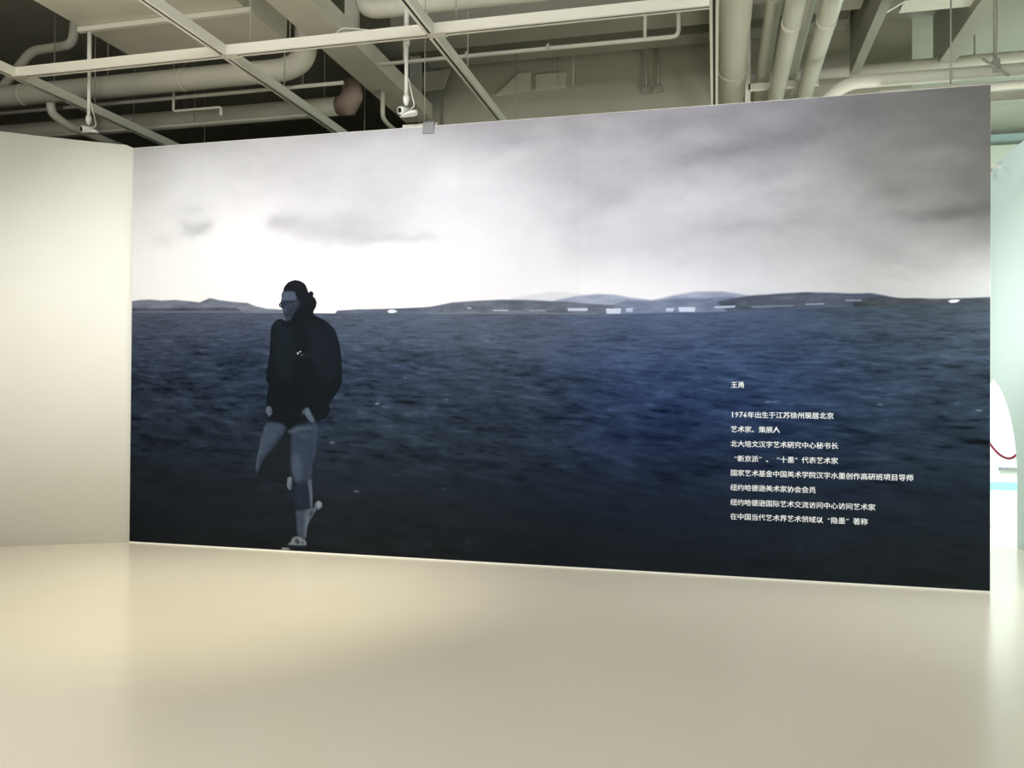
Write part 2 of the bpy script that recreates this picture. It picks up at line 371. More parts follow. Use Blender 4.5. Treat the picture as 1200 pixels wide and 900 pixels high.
HORIZON = [(-0.044, 2.33), (1.68, 2.293), (3.16, 2.265), (4.59, 2.238), (5.185, 2.236), (5.828, 2.24), (6.616, 2.258), (7.224, 2.268), (7.849, 2.277)]
def paint(x, z):
    """display colours of the seascape print at points (x, z) of the sheet"""
    hx = np.array([p[0] for p in HORIZON]); hz = np.array([p[1] for p in HORIZON])
    hor = np.interp(x, hx, hz)
    # sky
    wx = x + 0.34 * fbm(x * 1.6, z * 2.4, 21, 5, 0.6); wz = z + 0.16 * fbm(x * 1.8, z * 2.8, 31, 5, 0.6)
    C = shepard(SKYP[:, :2], SKYP[:, 2:5], wx, wz, 0.36, 0.17)
    bx2 = x + 0.35 * (wx - x) + 0.05 * fbm(x * 7, z * 9, 23, 4); bz2 = z + 0.3 * (wz - z) + 0.035 * fbm(x * 7, z * 9, 33, 4)
    lum = C.mean(-1)
    amp = np.clip((250 - lum) / 60, 0, 1) * np.clip((z - hor) / 0.8, 0.12, 1)
    n = fbm(x * 1.1 + 3, z * 2.3, 3, 6, 0.55)
    n2 = fbm(x * 3.1, z * 6.2, 13, 5, 0.55)
    C = C + ((n * 24 + n2 * 11) * amp)[..., None]
    for c, rx, rz, dv, tl in [[[0.695,3.134],0.154,0.068,-34,0],[[0.829,3.196],0.077,0.058,-28,0],[[0.559,3.207],0.087,0.048,-14,0],[[0.654,3.348],0.116,0.049,-12,0],[[0.345,3.062],0.098,0.059,-12,0],[[1.762,3.157],0.163,0.082,-26,0],[[1.989,3.049],0.213,0.098,-22,0],[[2.387,3.001],0.294,0.078,-22,0],[[2.818,2.976],0.286,0.059,-20,0],[[3.113,2.973],0.166,0.041,-12,0],[[1.626,3.129],0.109,0.064,-20,0],[[2.298,3.134],0.433,0.088,-14,0],[[4.884,3.375],0.186,0.164,-10,0],[[5.682,3.587],0.418,0.098,-16,0.1],[[6.168,3.628],0.536,0.095,-10,0.2],[[5.894,3.176],0.479,0.152,14,0.1],[[7.473,3.475],0.247,0.087,14,0],[[6.372,3.295],0.399,0.094,10,0.1],[[7.412,2.986],0.278,0.062,-26,0.05],[[7.69,3.034],0.213,0.073,-22,0],[[7.159,3.204],0.158,0.089,-12,0],[[4.274,3.79],0.534,0.077,-8,0],[[5.177,3.841],0.504,0.102,-8,0],[[3.642,3.52],0.478,0.145,8,0],[[4.661,3.124],0.225,0.225,-6,0],[[6.102,2.973],0.406,0.068,-10,0.1],[[2.897,3.682],0.582,0.151,6,0]]:
        blob(C, bx2, bz2, c, rx, rz, (dv, dv, dv * 0.96), tl)
    C = np.clip(C, 0, 252)
    grain = fbm(x * 7, z * 26, 55, 5, 0.6)
    # far hills, from the palest to the darkest
    for poly, col, soft in [[[[3.891,2.25],[3.97,2.394],[4.166,2.421],[4.359,2.443],[4.551,2.42],[4.74,2.393],[4.964,2.388],[4.965,2.217]],[226,228,236],0.014],[[[5.616,2.353],[5.827,2.413],[5.966,2.439],[6.104,2.45],[6.206,2.433],[6.342,2.387],[6.376,2.266],[5.616,2.28]],[222,223,232],0.012],[[[4.284,2.228],[4.36,2.363],[4.551,2.397],[4.74,2.412],[4.89,2.401],[5.038,2.372],[5.221,2.346],[5.402,2.386],[5.58,2.412],[5.792,2.411],[5.966,2.381],[6.104,2.357],[6.105,2.185],[4.284,2.213]],[160,168,192],0.014],[[[4.741,2.206],[4.853,2.309],[5.001,2.351],[5.148,2.34],[5.294,2.345],[5.402,2.357],[5.687,2.351],[5.897,2.365],[5.967,2.187]],[120,131,158],0.018],[[[5.897,2.188],[5.757,2.321],[5.911,2.354],[6.07,2.372],[6.274,2.382],[6.476,2.388],[6.675,2.38],[6.839,2.369],[6.968,2.37],[7.065,2.351],[7.173,2.324],[7.35,2.32],[7.475,2.314],[7.66,2.314],[7.849,2.32],[7.849,2.159]],[84,92,110],0.01],[[[6.839,2.174],[6.839,2.328],[7.097,2.336],[7.224,2.32],[7.475,2.311],[7.849,2.314],[7.849,2.159]],[70,75,82],0.008],[[[3.16,2.238],[3.135,2.317],[3.284,2.342],[3.407,2.363],[3.651,2.374],[3.891,2.379],[4.127,2.372],[4.321,2.357],[4.475,2.35],[4.665,2.327],[4.89,2.308],[4.891,2.204]],[106,112,128],0.01],[[[2.218,2.244],[2.262,2.308],[2.48,2.317],[2.738,2.316],[2.992,2.32],[3.325,2.329],[3.326,2.227]],[98,104,124],0.006],[[[-0.044,2.278],[-0.046,2.434],[0.074,2.451],[0.204,2.455],[0.353,2.441],[0.5,2.445],[0.665,2.429],[0.781,2.414],[0.895,2.456],[1.01,2.431],[1.17,2.411],[1.311,2.4],[1.404,2.365],[1.524,2.339],[1.816,2.32],[1.817,2.25]],[114,120,136],0.01],[[[-0.044,2.278],[-0.045,2.374],[0.452,2.365],[1.199,2.356],[1.256,2.309],[1.256,2.259]],[78,84,100],0.006]]:
        shape(C, x, z, poly, col, soft)
    C = C + (grain * 26 * np.clip((z - hor + 0.01) / 0.02, 0, 1) * np.clip((215 - C.mean(-1)) / 60, 0, 1) * (z < 2.62))[..., None]
    # sea
    D = shepard(SEAP[:, :2], SEAP[:, 2:5], x, z, 0.55, 0.14)
    dep = np.clip((hor - z) / 2.3, 0, 1)
    st = 1.0 / (0.25 + 1.1 * dep)
    w1 = fbm(x * 4.5 / (0.55 + 0.5 * dep), 30 * np.log(0.30 + np.maximum(hor - z, 0)), 41, 5, 0.62)
    w2 = fbm(x * 2.4, z * 9 + 0.3 * x, 61, 4)
    w3 = fbm(x * 15, z * 42, 71, 3)
    A = 15 * np.sin(np.clip(dep * 1.25 + 0.12, 0, 1) * PI) ** 0.8 + 3.5
    w4 = fbm(x * 5.0 / (0.5 + 0.6 * dep), 44 * np.log(0.30 + np.maximum(hor - z, 0)), 81, 3, 0.5)
    s = w1 * A * 1.35 + w2 * A * 0.8 + w3 * A * 0.25 + np.clip(w4 - 0.22, 0, 1) * A * 2.2 - np.clip(-w4 - 0.24, 0, 1) * A * 2.6
    dk = np.minimum(s, 0); lt = np.maximum(s, 0)
    D = D + (dk * 1.2 + lt)[..., None] * np.array([0.82, 0.92, 1.12])
    r = np.clip((z - hor) / 0.006 + 0.5, 0, 1)[..., None]
    C = C * r + D * (1 - r)
    for poly, col, soft in [[[[4.476,2.293],[4.658,2.29],[4.651,2.264],[4.483,2.266]],[195,205,228],0.005],[[[4.816,2.283],[4.95,2.281],[4.943,2.236],[4.824,2.238]],[205,214,235],0.005],[[[4.987,2.284],[5.053,2.283],[5.046,2.25],[4.994,2.25]],[185,195,220],0.005],[[[5.33,2.278],[5.402,2.277],[5.395,2.247],[5.338,2.248]],[190,200,225],0.005],[[[5.438,2.283],[5.581,2.281],[5.574,2.241],[5.446,2.243]],[205,214,238],0.005],[[[5.736,2.285],[5.911,2.289],[5.904,2.271],[5.743,2.267]],[185,195,220],0.005],[[[6.469,2.293],[6.616,2.294],[6.609,2.286],[6.476,2.284]],[170,180,205],0.004],[[[3.546,2.314],[3.594,2.313],[3.586,2.301],[3.554,2.302]],[180,185,195],0.004],[[[3.788,2.29],[3.939,2.287],[3.931,2.275],[3.796,2.277]],[180,188,205],0.004],[[[4.128,2.284],[4.283,2.281],[4.276,2.266],[4.136,2.269]],[140,150,170],0.006],[[[7.543,2.296],[7.568,2.304],[7.611,2.306],[7.63,2.298],[7.605,2.281],[7.562,2.279]],[235,238,240],0.004],[[[2.772,2.296],[2.806,2.309],[2.849,2.305],[2.874,2.286],[2.832,2.275],[2.79,2.277]],[235,240,248],0.004],[[[3.16,2.272],[4.741,2.246],[4.734,2.236],[3.168,2.261]],[120,126,140],0.006],[[[-0.045,2.341],[1.68,2.312],[1.671,2.299],[-0.034,2.328]],[112,118,132],0.006],[[[6.035,2.28],[6.376,2.284],[6.369,2.274],[6.042,2.269]],[130,140,165],0.006],[[[6.773,2.322],[6.904,2.319],[6.897,2.305],[6.78,2.308]],[140,148,165],0.006]]:
        shape(C, x, z, poly, col, soft)
    for (cx, cz), rx, dv in [[[2.221,1.057],0.028,70],[[2.478,0.606],0.026,40],[[2.677,1.43],0.022,110],[[3.356,1.476],0.021,50],[[2.956,1.67],0.016,50],[[6.175,1.479],0.021,70],[[7.041,1.466],0.026,60],[[7.765,1.426],0.021,70],[[3.741,1.001],0.024,22],[[2.478,0.602],0.026,30],[[4.368,1.122],0.023,26],[[3.346,0.656],0.025,26],[[6.23,1.479],0.027,35],[[7.754,0.707],0.018,22],[[6.907,0.855],0.026,22],[[4.807,0.633],0.016,15.2],[[7.13,0.422],0.012,9.7],[[0.621,1.0],0.015,14.2],[[5.51,1.378],0.022,16.6],[[0.359,0.762],0.021,13.5],[[2.704,0.583],0.022,8.8],[[4.762,0.508],0.017,10.0],[[3.563,0.181],0.032,18.1],[[7.191,0.504],0.016,7.7],[[5.542,0.911],0.017,10.1],[[3.704,1.017],0.017,11.3],[[4.108,0.34],0.023,11.1],[[2.654,1.018],0.017,9.6],[[4.527,1.696],0.021,12.5],[[5.918,0.61],0.022,18.4],[[3.444,0.654],0.019,16.3],[[3.052,1.045],0.014,10.4],[[7.612,1.479],0.02,17.7],[[6.027,1.061],0.02,7.2],[[0.815,1.473],0.018,7.8],[[1.35,0.801],0.018,23.1],[[5.738,0.944],0.023,10.7],[[7.34,0.521],0.02,14.6],[[6.807,0.648],0.02,22.5],[[5.401,1.229],0.021,9.5],[[6.437,0.266],0.024,15.8],[[0.983,0.915],0.037,20.2],[[4.313,1.055],0.016,9.2],[[0.841,0.13],0.029,8.6],[[3.759,1.763],0.016,19.2],[[5.525,1.042],0.016,17.7],[[7.521,1.158],0.012,7.0],[[0.929,0.004],0.027,21.1],[[5.811,0.36],0.017,7.2],[[6.946,1.376],0.021,8.8],[[5.832,0.45],0.023,12.5],[[6.043,1.613],0.016,13.6],[[7.028,1.595],0.024,20.4],[[7.613,1.265],0.012,10.3],[[6.716,0.291],0.022,14.7],[[2.736,0.327],0.031,7.7],[[6.845,1.337],0.014,13.8],[[4.717,1.682],0.027,15.6],[[6.367,1.466],0.026,19.5],[[3.201,0.141],0.027,21.1],[[0.555,1.751],0.032,11.5],[[4.549,1.577],0.03,15.0],[[6.72,1.721],0.017,7.1],[[7.074,1.132],0.012,7.4],[[4.712,1.717],0.015,13.9],[[4.41,0.835],0.024,12.7],[[5.294,1.579],0.015,20.4],[[0.12,1.802],0.026,8.9],[[5.725,0.522],0.02,18.5],[[3.575,1.768],0.021,12.7]]:
        blob(C, x, z, (cx, cz), rx, rx * 0.35, (dv, dv, dv))
    return np.clip(C, 8, 252)

PRINT_GAIN = 0.74
def sheet(name, xs, zs, fn, y, parent, keep=None, tone=1.0):
    X, Z = np.meshgrid(xs, zs)
    C = fn(X, Z)
    nz, nx = X.shape
    idx = np.arange(nz * nx).reshape(nz, nx)
    F = np.stack([idx[:-1, :-1], idx[:-1, 1:], idx[1:, 1:], idx[1:, :-1]], -1).reshape(-1, 4)
    if keep is not None:
        cx = (X[:-1, :-1] + X[1:, 1:]) / 2; cz = (Z[:-1, :-1] + Z[1:, 1:]) / 2
        F = F[keep(cx, cz).reshape(-1)]
    V = np.stack([X, np.full_like(X, y), Z], -1).reshape(-1, 3)
    Cl = lin(C * tone).reshape(-1, 3) * PRINT_GAIN
    used, inv = np.unique(F, return_inverse=True)
    V = V[used]; Cl = Cl[used]; F = inv.reshape(-1, 4)
    me = bpy.data.meshes.new(name)
    me.vertices.add(len(V)); me.vertices.foreach_set('co', V.astype(np.float32).ravel())
    me.loops.add(F.size); me.loops.foreach_set('vertex_index', F.astype(np.int32).ravel())
    me.polygons.add(len(F)); me.polygons.foreach_set('loop_start', np.arange(0, F.size, 4, dtype=np.int32))
    me.update(calc_edges=True)
    at = me.color_attributes.new('print', 'FLOAT_COLOR', 'POINT')
    rgba = np.ones((len(V), 4), np.float32); rgba[:, :3] = Cl
    at.data.foreach_set('color', rgba.ravel())
    me.materials.append(MAT['print'])
    o = bpy.data.objects.new(name, me); COL.objects.link(o)
    o.parent = parent
    return o

mural = thing('seascape_mural', 'wall-sized printed photograph of dark sea under grey clouds with a walking man', 'mural', loc=(0, 0, 0))
zz = np.concatenate([np.arange(0.012, 2.24, 0.0075), np.arange(2.24, 2.52, 0.0035), np.arange(2.52, 3.99, 0.009), [3.996]])
seams = [0.002, 1.19, 2.32, 3.45, 4.58, 5.71, 6.84, 7.846]
for i, (a, b) in enumerate(zip(seams, seams[1:])):
    n = int(round((b - a) / 0.0076))
    xs = np.linspace(a, b, n)
    o = sheet('print_panel', xs, zz, paint, -0.0015, mural, tone=[1.0, 1.0, 1.0, 0.992, 1.006, 0.997, 0.994][i])
    o['label'] = ['print strip at the curved wall end with a low hill on the horizon', 'print strip with the brightest cloud gap behind the man',
                  'print strip with open sea and white cloud gap', 'print strip with a dark headland and white specks of boats',
                  'print strip with blue hazy hills and bright sky gap', 'print strip carrying most of the white lettering',
                  'print strip at the free end with the darkest storm cloud'][i]

# the man in the print
SIL = catmull([[1.827,2.609],[1.772,2.599],[1.729,2.572],[1.704,2.537],[1.694,2.501],[1.681,2.48],[1.678,2.429],[1.668,2.396],[1.652,2.381],[1.658,2.356],[1.682,2.343],[1.696,2.311],[1.707,2.283],[1.717,2.257],[1.728,2.218],[1.676,2.237],[1.63,2.227],[1.587,2.188],[1.57,2.15],[1.564,2.064],[1.558,1.939],[1.539,1.798],[1.523,1.689],[1.527,1.634],[1.548,1.603],[1.535,1.517],[1.529,1.439],[1.536,1.392],[1.537,1.392],[1.518,1.36],[1.532,1.313],[1.557,1.291],[1.58,1.305],[1.552,1.261],[1.519,1.226],[1.489,1.155],[1.47,1.094],[1.452,0.989],[1.433,0.919],[1.42,0.831],[1.419,0.77],[1.439,0.741],[1.509,0.694],[1.587,0.662],[1.702,0.657],[1.756,0.685],[1.752,0.633],[1.772,0.599],[1.802,0.586],[1.818,0.514],[1.831,0.411],[1.847,0.326],[1.859,0.223],[1.864,0.171],[1.822,0.144],[1.803,0.108],[1.762,0.072],[1.77,0.053],[1.709,0.039],[1.701,0.022],[1.751,0.011],[1.823,0.018],[1.899,0.032],[1.959,0.059],[1.97,0.091],[1.959,0.124],[1.969,0.194],[1.98,0.263],[2.024,0.342],[2.074,0.404],[2.121,0.43],[2.132,0.466],[2.113,0.494],[2.079,0.503],[2.049,0.475],[2.039,0.419],[2.023,0.462],[2.03,0.556],[2.021,0.676],[2.028,0.779],[2.042,0.882],[2.063,0.986],[2.073,1.106],[2.076,1.226],[2.057,1.246],[2.094,1.264],[2.15,1.287],[2.196,1.356],[2.189,1.411],[2.23,1.476],[2.274,1.537],[2.313,1.614],[2.319,1.69],[2.315,1.828],[2.3,1.935],[2.28,2.026],[2.252,2.103],[2.207,2.165],[2.131,2.22],[2.064,2.251],[2.023,2.275],[2.02,2.306],[2.043,2.349],[2.049,2.39],[2.035,2.426],[2.011,2.451],[2.018,2.473],[2.003,2.494],[1.984,2.498],[1.964,2.489],[1.953,2.516],[1.929,2.563],[1.883,2.595]], 4, True)
FIG = [[[[1.694,2.501],[1.739,2.508],[1.816,2.499],[1.828,2.472],[1.845,2.448],[1.87,2.405],[1.873,2.37],[1.857,2.34],[1.818,2.294],[1.793,2.255],[1.772,2.225],[1.738,2.217],[1.717,2.252],[1.707,2.288],[1.692,2.327],[1.678,2.355],[1.674,2.429],[1.681,2.48]],[42,50,62],0.012,1],[[[1.698,2.495],[1.756,2.503],[1.816,2.496],[1.828,2.464],[1.842,2.43],[1.808,2.415],[1.74,2.41],[1.688,2.408],[1.681,2.452]],[80,89,109],0.018,1],[[[1.74,2.401],[1.791,2.394],[1.829,2.399],[1.842,2.386],[1.809,2.353],[1.758,2.332],[1.72,2.333],[1.709,2.364]],[64,73,92],0.022,1],[[[1.674,2.412],[1.74,2.413],[1.863,2.398],[1.873,2.389],[1.791,2.391],[1.74,2.384],[1.678,2.396]],[24,28,36],0.006,0.6],[[[1.688,2.38],[1.712,2.38],[1.716,2.355],[1.699,2.343],[1.682,2.352]],[38,46,58],0.006,0.8],[[[1.73,2.37],[1.771,2.375],[1.808,2.372],[1.798,2.347],[1.757,2.338],[1.733,2.348]],[50,58,74],0.008,0.7],[[[1.716,2.38],[1.771,2.383],[1.815,2.382],[1.809,2.353],[1.764,2.341],[1.73,2.35]],[26,31,38],0.006,0.75],[[[1.728,2.373],[1.771,2.377],[1.805,2.375],[1.798,2.356],[1.761,2.348],[1.737,2.354]],[60,70,88],0.006,0.8],[[[1.65,2.39],[1.674,2.396],[1.685,2.374],[1.682,2.346],[1.658,2.349]],[30,34,42],0.005,0.9],[[[1.703,2.333],[1.723,2.336],[1.727,2.302],[1.71,2.299]],[84,95,114],0.008,0.6],[[[1.727,2.261],[1.775,2.267],[1.793,2.254],[1.772,2.229],[1.741,2.227]],[58,67,82],0.012,0.6],[[[1.659,2.381],[1.675,2.382],[1.677,2.359],[1.663,2.357]],[150,158,172],0.005,0.8],[[[1.734,2.277],[1.792,2.276],[1.792,2.26],[1.741,2.261]],[34,40,50],0.01,0.7],[[[1.694,2.514],[1.712,2.552],[1.755,2.593],[1.827,2.604],[1.892,2.587],[1.939,2.539],[1.952,2.485],[1.91,2.447],[1.863,2.414],[1.842,2.441],[1.831,2.48],[1.817,2.502],[1.756,2.513]],[18,21,27],0.008,1],[[[1.789,2.574],[1.858,2.575],[1.909,2.532],[1.875,2.525],[1.807,2.55]],[27,31,38],0.02,0.7],[[[1.639,2.203],[1.742,2.14],[1.811,2.108],[1.798,1.674],[1.626,1.767],[1.58,2.064]],[21,31,38],0.06,0.8],[[[1.947,2.168],[2.115,2.135],[2.25,2.027],[2.285,1.797],[2.187,1.583],[2.035,1.767],[1.982,1.983]],[20,29,37],0.06,0.8],[[[1.813,1.914],[2.033,1.913],[2.034,1.867],[1.848,1.86]],[26,33,40],0.02,0.6],[[[1.587,2.173],[1.673,2.215],[1.676,2.2],[1.596,2.149]],[34,44,54],0.02,0.6],[[[2.182,2.177],[2.249,2.103],[2.27,2.042],[2.233,2.073],[2.165,2.15]],[30,39,50],0.02,0.6],[[[1.797,1.767],[1.884,1.674],[1.92,1.443],[1.835,1.426],[1.782,1.581]],[14,20,24],0.06,0.7],[[[1.525,1.384],[1.564,1.392],[1.588,1.357],[1.584,1.316],[1.557,1.298],[1.534,1.322],[1.522,1.357]],[110,122,138],0.01,0.85],[[[1.553,1.364],[1.58,1.364],[1.58,1.333],[1.561,1.322]],[60,70,84],0.008,0.6],[[[1.909,1.344],[1.946,1.382],[1.977,1.379],[2.003,1.335],[2.038,1.27],[2.031,1.239],[2.001,1.245],[1.962,1.283],[1.936,1.32]],[98,112,132],0.012,0.85],[[[1.896,1.318],[1.933,1.37],[1.947,1.358],[1.917,1.309]],[60,70,84],0.01,0.6],[[[1.523,1.231],[1.62,1.239],[1.697,1.223],[1.739,1.186],[1.698,1.099],[1.622,0.989],[1.546,0.921],[1.488,0.842],[1.439,0.748],[1.415,0.778],[1.426,0.884],[1.463,1.024],[1.482,1.129]],[54,66,84],0.02,1],[[[1.523,1.221],[1.62,1.226],[1.689,1.202],[1.659,1.115],[1.564,1.026],[1.48,0.92],[1.464,0.989],[1.497,1.129]],[66,78,98],0.03,0.8],[[[1.462,1.094],[1.486,1.077],[1.453,0.867],[1.427,0.779],[1.422,0.866]],[82,94,112],0.02,0.6],[[[1.603,0.992],[1.74,1.134],[1.795,0.997],[1.808,0.79],[1.779,0.685],[1.626,0.663],[1.49,0.711],[1.488,0.833]],[25,32,38],0.04,1],[[[1.812,1.187],[1.925,1.227],[2.068,1.243],[2.073,1.106],[2.06,0.951],[2.031,0.83],[2.021,0.693],[1.999,0.641],[1.874,0.65],[1.82,0.721],[1.796,0.859],[1.791,1.014]],[50,61,80],0.03,1],[[[1.814,0.928],[1.871,0.947],[1.91,0.862],[1.911,0.724],[1.874,0.668],[1.828,0.704],[1.8,0.841]],[70,82,104],0.03,0.8],[[[1.755,1.155],[1.869,1.202],[2.001,1.204],[2.02,1.173],[1.926,1.172],[1.812,1.135]],[72,84,100],0.016,0.8],[[[1.869,1.119],[2.002,1.13],[2.039,1.105],[1.927,1.094]],[62,75,94],0.016,0.6],[[[2.039,1.208],[2.072,1.209],[2.067,1.003],[2.038,0.882],[2.025,1.036]],[56,70,92],0.02,0.6],[[[1.759,0.702],[1.797,0.72],[1.809,0.669],[1.802,0.6],[1.772,0.595],[1.752,0.641]],[124,134,146],0.01,0.85],[[[1.817,0.643],[1.912,0.664],[1.98,0.64],[2.0,0.555],[2.005,0.435],[1.914,0.397],[1.854,0.412],[1.822,0.514]],[32,42,56],0.05,1],[[[1.976,0.674],[2.013,0.693],[2.026,0.59],[2.034,0.488],[2.024,0.419],[2.005,0.435],[1.992,0.555]],[92,102,120],0.014,0.9],[[[1.85,0.395],[1.914,0.404],[1.993,0.418],[2.016,0.384],[1.987,0.28],[1.97,0.142],[1.898,0.13],[1.867,0.189],[1.855,0.309]],[62,72,88],0.016,1],[[[1.952,0.399],[2.027,0.426],[2.065,0.42],[2.017,0.333],[1.98,0.245],[1.966,0.142],[1.939,0.192],[1.946,0.313]],[92,102,118],0.016,0.85],[[[2.053,0.475],[2.083,0.503],[2.12,0.488],[2.132,0.45],[2.099,0.415],[2.058,0.403],[2.017,0.333],[1.994,0.332],[2.024,0.419]],[84,94,110],0.012,1],[[[2.068,0.479],[2.094,0.497],[2.12,0.474],[2.106,0.439],[2.076,0.438]],[140,148,160],0.01,0.9],[[[1.999,0.392],[2.027,0.41],[2.031,0.376],[2.002,0.341]],[40,48,60],0.01,0.6],[[[1.815,0.131],[1.86,0.151],[1.917,0.136],[1.959,0.111],[1.963,0.073],[1.899,0.06],[1.823,0.063],[1.77,0.067],[1.804,0.103]],[120,128,134],0.012,1],[[[1.845,0.119],[1.872,0.13],[1.898,0.097],[1.88,0.079],[1.849,0.091]],[44,52,60],0.01,0.8],[[[1.913,0.112],[1.94,0.106],[1.94,0.079],[1.918,0.078]],[60,68,76],0.01,0.7],[[[1.766,0.063],[1.955,0.066],[1.963,0.053],[1.823,0.028],[1.789,0.044]],[30,38,42],0.008,0.9],[[[1.705,0.036],[1.766,0.039],[1.797,0.023],[1.751,0.014],[1.709,0.019]],[150,154,152],0.006,0.9]]
def paint_man(x, z):
    C = np.zeros(x.shape + (3,)) + np.array([15, 22, 29.])
    for poly, col, soft, al in FIG:
        shape(C, x, z, poly, col, soft, al, smooth=len(poly) > 4)
    g = fbm(x * 30, z * 18, 91, 3)
    lum = C.mean(-1)
    C = C * (1 + (g * 0.10)[..., None])
    return np.clip(C, 8, 252)
xs = np.arange(min(p[0] for p in SIL) - 0.004, max(p[0] for p in SIL) + 0.004, 0.0032)
zs = np.arange(min(p[1] for p in SIL) - 0.004, max(p[1] for p in SIL) + 0.004, 0.0036)
zs = zs[zs > 0.012]
fig = sheet('printed_figure', xs, zs, paint_man, -0.0022, mural, keep=lambda a, b: sdist(SIL, a, b) < 0.0)
fig['label'] = 'printed man in dark jacket and faded jeans walking with hands in pockets'

# lettering
def glyph(ch):
    c = bpy.data.curves.new('glyph', 'FONT'); c.body = ch; c.size = 1.0; c.resolution_u = 1
    c.fill_mode = 'FRONT'
    o = bpy.data.objects.new('glyph', c); COL.objects.link(o)
    bpy.context.view_layer.update()
    me = bpy.data.meshes.new_from_object(o.evaluated_get(bpy.context.evaluated_depsgraph_get()))
    bpy.data.objects.remove(o); bpy.data.curves.remove(c)
    return me
cache = {}
EM = 0.0568
LINES = [(1.620, '王勇'), (1.369, '1976年出生于江苏徐州现居北京'), (1.247, '艺术家、策展人'),
         (1.124, '北大培文汉字艺术研究中心秘书长'), (1.001, '“新京派”、“十墨”代表艺术家'),
         (0.880, '国家艺术基金中国美术学院汉字水墨创作高研班项目导师'), (0.757, '纽约哈德逊美术家协会会员'),
         (0.633, '纽约哈德逊国际艺术交流访问中心访问艺术家'), (0.514, '在中国当代艺术界艺术领域以“隐墨”著称')]
for zc_, txt in LINES:
    bm = bmesh.new(); pen = 5.874
    for ch in txt:
        if ch not in cache: cache[ch] = glyph(ch)
        me = cache[ch]
        adv = 1.0; dx = 0.0
        sc_ = 1.0
        if ch in '0123456789': adv = 0.60; sc_ = 1.14
        if ch == '“': dx = 0.55
        if ch == '”': dx = 0.05
        for sx_, sy_, dy_ in ((-0.016, -0.008, 0), (0.016, 0.008, 0.0002)):      # two strikes make the heavy weight
            n0 = len(bm.verts)
            bm.from_mesh(me)
            bm.verts.ensure_lookup_table()
            for v in bm.verts[n0:]:
                x, y, _ = v.co
                v.co = (pen + (x * sc_ + dx + sx_) * EM, -0.0028 - dy_, zc_ - 0.37 * EM + (y * sc_ + sy_) * EM)
        pen += adv * EM
    o = link('text_line', bm, 'ink', mural)
for me in cache.values(): bpy.data.meshes.remove(me)
# the small emblem on the printed jacket
for (x, z), r in [[[1.859,1.905],0.01],[[1.883,1.921],0.008],[[1.902,1.887],0.004]]:
    bm = bmesh.new()
    v = [bm.verts.new((x + r * math.cos(a) * 1.2, -0.0028, z + r * math.sin(a))) for a in (0, 1.1, 2.2, 3.3, 4.4, 5.4)]
    bm.faces.new(v)
    link('chest_emblem', bm, 'logo', mural)

# ================================================================= lighting track grid
TZ = 4.70   # underside
def track(label, a, b, group='cream lighting tracks under the ceiling'):
    t = thing('lighting_track', label, 'lighting track', group, loc=(a[0], a[1], TZ))
    d = Vector((b[0] - a[0], b[1] - a[1], 0)); L = d.length
    along_x = abs(d.x) > abs(d.y)
    w = 0.038
    for sg in (-1, 1):
        bm = bmesh.new()
        if along_x: box(bm, (0, sg * 0.012, 0), (L, sg * w, 0.095), 0.002)
        else: box(bm, (sg * 0.012, 0, 0), (sg * w, L, 0.095), 0.002)
        link('side_rail', bm, 'track', t)
    bm = bmesh.new()
    if along_x: box(bm, (0, -0.012, 0.005), (L, 0.012, 0.09))
    else: box(bm, (-0.012, 0, 0.005), (0.012, L, 0.09))
    link('slot', bm, 'slot', t)
    return t, L, along_x
def hanger(t, x, y, z0, z1=CT, r=0.006):
    lx, ly, lz = t.location
    tb('suspension_rod', [(x - lx, y - ly, z0 - lz), (x - lx, y - ly, z1 - lz)], r, 'steel', t, 8)
crossx = [-1.17, 1.23, 3.29, 5.725]
names = ['lighting track running away above the curved white wall', 'lighting track running away below the wide flat duct',
         'lighting track running away between camera pole and pipe', 'lighting track running away beside the big round duct']
for x, nme in zip(crossx, names):
    t, L, _ = track(nme, (x, -6.0), (x, 3.2))
    for y in (-5.0, -2.0, 0.81, 2.9): hanger(t, x, y, TZ + 0.09)
t, L, _ = track('lighting track crossing the picture above the mural', (-1.13, -0.30), (5.69, -0.30))
for x in (1.50, 3.52): hanger(t, x, -0.30, TZ + 0.09)
for k, x in enumerate(crossx[:3]):
    bx('joint_plate', (x - 0.02 - t.location.x, -0.05, -0.004), (x + 0.14 - t.location.x, 0.05, 0.0), 'duct', t)
tb('feed_cable', [(2.36 + 1.13, 0.0, 0.1), (2.36 + 1.2, 0.01, 0.16), (2.36 + 1.35, 0.0, 0.13), (2.36 + 1.5, 0.0, 0.1)], 0.006, 'white', t, 8, bend=0.08)
t, L, _ = track('lighting track holding the spotlights', (-1.13, -2.70), (5.69, -2.70))
for x in (0.1, 4.4): hanger(t, x, -2.70, TZ + 0.09)

def spotlight(loc, target, label):
    t = thing('track_spotlight', label, 'spotlight', 'spotlights on the near track', loc=loc)
    d = (Vector(target) - Vector(loc)).normalized()
    bx('adapter', (-0.08, -0.018, 0.14), (0.08, 0.018, 0.178), 'white', t)
    tb('stem', [(0, 0, 0.02), (0, 0, 0.15)], 0.01, 'white', t, 8)
    c = Vector((0, 0, -0.02))
    tb('lamp_head', [c - d * 0.09, c - d * 0.085, c + d * 0.02, c + d * 0.06], [0.03, 0.045, 0.045, 0.05], 'white', t, 20)
    tb('lens', [c + d * 0.058, c + d * 0.063], 0.04, 'pure', t, 20)
for i, (l, tg, pw) in enumerate(SPOTS[:1] + SPOTS[1:2] + SPOTS[2:5]):
    spotlight(l, tg, 'white track spotlight ' + ['aimed at the walking man in the print', 'aimed left of the print centre', 'aimed at the open sea of the print', 'aimed at the lettering end of the mural', 'aimed at the curved white wall'][i])

